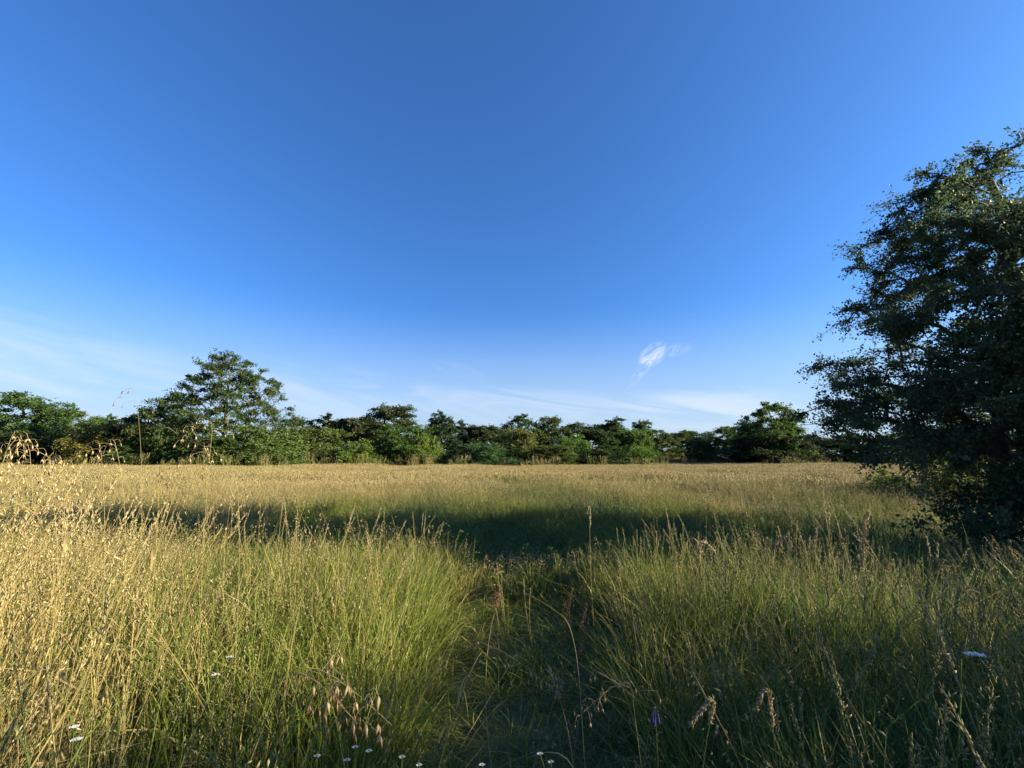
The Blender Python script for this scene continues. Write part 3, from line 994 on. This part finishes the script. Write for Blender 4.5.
FL = 'small white flowers in the grass at the bottom of the picture'
flower('wild_carrot', 975, 657, 1.45, 0.048, 'big white wild carrot umbel alone in the dark grass at the right', 'flower', 'umbel', None, 201)
flower('wild_carrot', 76, 744, 1.12, 0.022, 'white umbel at the lower left, lower of two close together', 'flower', 'umbel', FL, 202)
flower('wild_carrot', 74, 731, 1.16, 0.020, 'white umbel at the lower left, upper of two close together', 'flower', 'umbel', FL, 203)
flower('wild_carrot', 230, 660, 1.6, 0.022, 'cream umbel in the sunny green grass left, higher of a loose pair', 'flower', 'umbel', FL, 204)
flower('wild_carrot', 215, 678, 1.5, 0.024, 'cream umbel in the sunny green grass left, lower of a loose pair', 'flower', 'umbel', FL, 205)
for i, (px, py, lab) in enumerate([
    (317, 756, 'white daisy just right below the drooping oat husks'),
    (347, 760, 'white daisy lowest of the three right of the drooping oat'),
    (355, 747, 'white daisy topmost of the three right of the drooping oat'),
    (369, 751, 'white daisy rightmost of the three right of the drooping oat'),
    (402, 757, 'white daisy alone between the daisy trio and the path'),
    (419, 765, 'white daisy at the very bottom left of the path'),
    (482, 765, 'white daisy cut by the bottom edge in the dark path'),
    (540, 754, 'white daisy in the dark path, left of a pair'),
    (551, 762, 'white daisy in the dark path, right of a pair'),
]):
    flower('daisy', px, py, 1.18 + 0.02 * (i % 3), 0.017, lab, 'flower', 'daisy', FL, 220 + i)
flower('violet_flower', 655, 710, 1.3, 0.014, 'dark violet flower spike in the shaded grass right of the path', 'flower', 'violet', None, 240)


def scatter_group(col):
    ng = bpy.data.node_groups.new('scatter_' + col.name, 'GeometryNodeTree')
    ng.interface.new_socket('Geometry', in_out='INPUT', socket_type='NodeSocketGeometry')
    ng.interface.new_socket('Geometry', in_out='OUTPUT', socket_type='NodeSocketGeometry')
    N = ng.nodes
    gi, go = N.new('NodeGroupInput'), N.new('NodeGroupOutput')
    ci = N.new('GeometryNodeCollectionInfo')
    ci.inputs['Collection'].default_value = col
    ci.inputs['Separate Children'].default_value = True
    ci.inputs['Reset Children'].default_value = True
    ip = N.new('GeometryNodeInstanceOnPoints')
    ip.inputs['Pick Instance'].default_value = True

    def na(name, dt):
        a = N.new('GeometryNodeInputNamedAttribute')
        a.data_type = dt
        a.inputs[0].default_value = name
        return a.outputs[0]

    L = ng.links
    L.new(gi.outputs[0], ip.inputs['Points'])
    L.new(ci.outputs[0], ip.inputs['Instance'])
    L.new(na('pick', 'INT'), ip.inputs['Instance Index'])
    L.new(na('rot', 'FLOAT_VECTOR'), ip.inputs['Rotation'])
    L.new(na('scl', 'FLOAT_VECTOR'), ip.inputs['Scale'])
    L.new(ip.outputs[0], go.inputs[0])
    return ng


def scatter(name, col, x, y, pick, scl, tint, hue, label, tilt=0.10, seed=0, wind=0.0):
    r = np.random.default_rng(seed)
    n = len(x)
    me = bpy.data.meshes.new(name)
    me.vertices.add(n)
    me.vertices.foreach_set('co', np.stack([x, y, hill(x, y)], 1).astype(np.float32).ravel())
    wx, wy = fnoise(x, y, 1.1, 31) - 0.5, fnoise(x, y, 1.1, 32) - 0.5   # swathes that lean together
    rot = np.stack([r.normal(0, tilt, n) + wx * wind, r.normal(0, tilt, n) + wy * wind, r.uniform(0, 6.28, n)], 1)
    for nm, ty, key, val in (('rot', 'FLOAT_VECTOR', 'vector', rot), ('scl', 'FLOAT_VECTOR', 'vector', scl),
                             ('pick', 'INT', 'value', pick), ('tint', 'FLOAT', 'value', tint), ('hue', 'FLOAT', 'value', hue)):
        a = me.attributes.new(nm, ty, 'POINT')
        a.data.foreach_set(key, np.ascontiguousarray(val, dtype=np.int32 if ty == 'INT' else np.float32).ravel())
    for m_ in (M_BLADE, M_HEAD):
        me.materials.append(m_)
    o = obj(name, me)
    md = o.modifiers.new('scatter', 'NODES')
    md.node_group = scatter_group(col)
    tag(o, label, 'grass', None, 'stuff')
    return o


def fnoise(x, y, s, seed):
    """smooth value noise"""
    r = np.random.default_rng(seed)
    T = r.random((64, 64))
    u, v = x * s + 100, y * s + 100
    i, j = np.floor(u).astype(int), np.floor(v).astype(int)
    fu, fv = u - i, v - j
    fu, fv = fu * fu * (3 - 2 * fu), fv * fv * (3 - 2 * fv)
    g_ = lambda a, b: T[a % 64, b % 64]
    return (g_(i, j) * (1 - fu) + g_(i + 1, j) * fu) * (1 - fv) + (g_(i, j + 1) * (1 - fu) + g_(i + 1, j + 1) * fu) * fv


def path_x(y):
    return 0.02 + 0.035 * y + 0.10 * np.sin(y * 0.9)


def path_mask(x, y):
    d = np.abs(x - path_x(y) + 0.5 * (fnoise(x, y, 1.7, 21) - 0.5) + 0.3 * (fnoise(x, y, 4.3, 22) - 0.5))
    wdt = 0.56 + 0.14 * np.clip(y - 2.3, 0, 3)
    m_ = np.clip(1.25 - (d / wdt) ** 2, 0, 1) * np.clip((9.0 - y) / 3.0, 0, 1)
    # the little side track that leaves towards the left
    d2 = np.abs(x - (-0.10 - 0.16 * (y - 1.5)))
    m2 = np.clip(1.0 - (d2 / 0.16) ** 2, 0, 1) * ((y > 2.2) & (y < 4.6)) * 0.7
    return np.maximum(m_, m2)


def dryness(x, y):
    big, small = fnoise(x, y, 0.55, 3), fnoise(x, y, 2.1, 4)
    nearf = np.clip((-x - 0.45 * y - 0.35) / 1.5, 0, 1) * 0.40 + 0.15
    farf = np.interp(y, [0, 5, 7, 9, 13, 20, 60], [0, 0, 0.0, 0.10, 0.38, 0.54, 0.66])
    right = np.clip((x - 0.6) / 2.0, 0, 1) * -0.10 * (y < 6)
    t = np.where(y < 6, nearf, 0.16) + farf + right + (big - 0.5) * 0.55 + (small - 0.5) * 0.45
    wide = (fnoise(x, y, 0.11, 71) - 0.5) * 0.5 + (fnoise(x * 0.35, y, 0.3, 72) - 0.5) * 0.35
    t = t + wide * np.clip((y - 6) / 8, 0, 1)
    lush = np.exp(-((x - path_x(y) - 0.2) / 1.3) ** 2) * np.interp(y, [6, 8, 13, 20], [0, 1, 1, 0])
    t = t - 0.45 * lush
    return np.clip(t, 0, 1)


rg = np.random.default_rng(77)


def spread(y0, y1, dens, margin=1.5, slope=1.28):
    area_w = lambda y: 2 * (slope * np.maximum(y, 0) + margin)
    n = int(dens * (y1 - y0) * area_w(y1))
    y = rg.uniform(y0, y1, n)
    x = rg.uniform(-1, 1, n) * area_w(y1) / 2
    k = np.abs(x) < area_w(y) / 2
    return x[k], y[k]


def BANK(x, y):
    """the stand of tall dry oats at the left edge"""
    return np.clip((-x - 0.62 * y - 0.12) / 0.55, 0, 1) * np.clip((2.5 - y) / 0.6, 0, 1) * (np.hypot(x, y) > 0.8)


# --- near meadow
x, y = spread(-0.6, 5.2, 105, 2.0)
keep = (np.hypot(x, y) > 0.42) & (rg.random(len(x)) > 0.35 * path_mask(x, y))
x, y = x[keep], y[keep]
pm = path_mask(x, y)
dr = dryness(x, y)
u = rg.random(len(x))
leafy = np.clip(0.80 - 1.0 * dr - 0.16 * (x > 0.5) - 0.5 * BANK(x, y), 0.08, 0.8)
oaty = np.where(x < 0.4, 0.75, 0.35)
u2 = rg.random(len(x))
pick = np.where(u < leafy, rg.integers(0, 4, len(x)), np.where(u2 < oaty, rg.integers(4, 7, len(x)), rg.integers(7, 9, len(x))))
pick = np.where(pm > rg.uniform(0.15, 0.75, len(x)) - 0.2 * (fnoise(x, y, 3.1, 41) < 0.55), rg.integers(9, 11, len(x)), pick)
mat_ = rg.random(len(x)) < 0.16 + 0.18 * (fnoise(x, y, 1.6, 51) > 0.6)
mat_ &= pm < 0.5
pick = np.where(mat_, rg.integers(14, 16, len(x)), pick)
lone = (rg.random(len(x)) < np.where(x < 0, 0.05, 0.03)) & (np.hypot(x, y) > 0.75)
pick = np.where(lone, rg.integers(11, 14, len(x)), pick)
dr = np.clip(dr + rg.normal(0, 0.16, len(x)) + 0.35 * lone + 0.22 * pm * (rg.random(len(x)) < 0.4) + 0.40 * mat_ + 0.35 * BANK(x, y), 0, 1)

hm = 0.80 + 0.35 * fnoise(x, y, 0.8, 8) + 0.20 * (fnoise(x, y, 2.7, 9) - 0.5)
hm = hm * (1 - 0.62 * pm * (0.6 + 0.8 * fnoise(x, y, 3.7, 43))) * np.interp(y + 2.4 * (fnoise(x, y, 1.3, 61) - 0.5), [2.8, 4.6], [1.0, 0.74])
hm = hm * (1 - 0.22 * np.exp(-((x - path_x(y)) / 0.95) ** 2))
hm = hm * (1 + 0.38 * BANK(x, y)) * np.where(x < -0.8, 1.10, 1.0) * np.interp(np.hypot(x, y), [0.4, 1.1], [0.55, 1.0])
for cx, cy in CLEAR:
    L_ = math.hypot(cx, cy)
    along = (x * cx + y * cy) / L_
    side_ = np.abs(x * cy - y * cx) / L_
    hm = np.where((side_ < 0.09) & (along > L_ - 0.42) & (along < L_ + 0.03), np.minimum(hm, 0.62), hm)
sx = rg.uniform(0.85, 1.2, len(x))
scatter('meadow_grass', NEARC, x, y, pick, np.stack([sx, sx, hm * rg.uniform(0.8, 1.15, len(x))], 1), dr,
        np.clip(fnoise(x, y, 0.9, 12) * 0.7 + np.clip((x - 0.3) * 0.3, 0, 0.45), 0, 1),
        'tall mixed meadow grass with seed heads in the foreground', 0.17, 1, 0.6)
# --- middle
x, y = spread(4.9, 15, 34, 2.5)
dr = dryness(x, y)
pm = path_mask(x, y)
u = rg.random(len(x))
hd = np.interp(y, [5, 9, 12], [0.30, 0.45, 0.75])
pick = np.where(u > hd, rg.integers(0, 3, len(x)), rg.integers(3, 6, len(x)))
hm = (0.72 + 0.35 * fnoise(x, y, 0.6, 8)) * (1 - 0.35 * pm) * np.interp(y, [4.6, 5.4, 9, 14], [0.95, 0.68, 0.68, 1.0])
sx = rg.uniform(0.9, 1.3, len(x))
scatter('meadow_grass', MIDC, x, y, pick, np.stack([sx, sx, hm * rg.uniform(0.85, 1.15, len(x))], 1), dr,
        fnoise(x, y, 0.5, 12), 'green and straw meadow grass across the middle distance', 0.12, 2, 0.4)
# --- far field
x, y = spread(14.5, 78, 7.0, 6.0)
k = (y < 62) | ((x > 12) & (x < 48))
x, y = x[k], y[k]
k = rg.random(len(x)) < np.interp(y, [14, 30, 66], [1.0, 0.75, 0.5])
x, y = x[k], y[k]
nf = len(x)
mx_, my_ = [], []
for e in EDGE:                                   # ragged weedy margin at the feet of the bushes
    n_ = 16
    x0 = at(e[1], 456, e[4]).x
    mx_.append(x0 + rg.normal(0, e[2] / F * e[4] * 0.4, n_))
    my_.append(e[4] - e[2] / F * e[4] * 0.45 - np.abs(rg.normal(0, 1.6, n_)))
x, y = np.concatenate([x] + mx_), np.concatenate([y] + my_)
dr = dryness(x, y)
sx = rg.uniform(0.9, 1.4, len(x))
hm = 0.74 + 0.42 * fnoise(x, y, 0.3, 8)
hm[nf:] = rg.uniform(0.9, 2.1, len(x) - nf) ** 1.2
dr[nf:] = np.clip(rg.normal(0.22, 0.25, len(x) - nf), 0, 1)
scatter('meadow_grass', FARC, x, y, rg.integers(0, 3, len(x)), np.stack([sx, sx, hm], 1), dr,
        fnoise(x, y, 0.2, 12) * 0.6, 'straw gold hay field reaching to the wood edge', 0.06, 3)
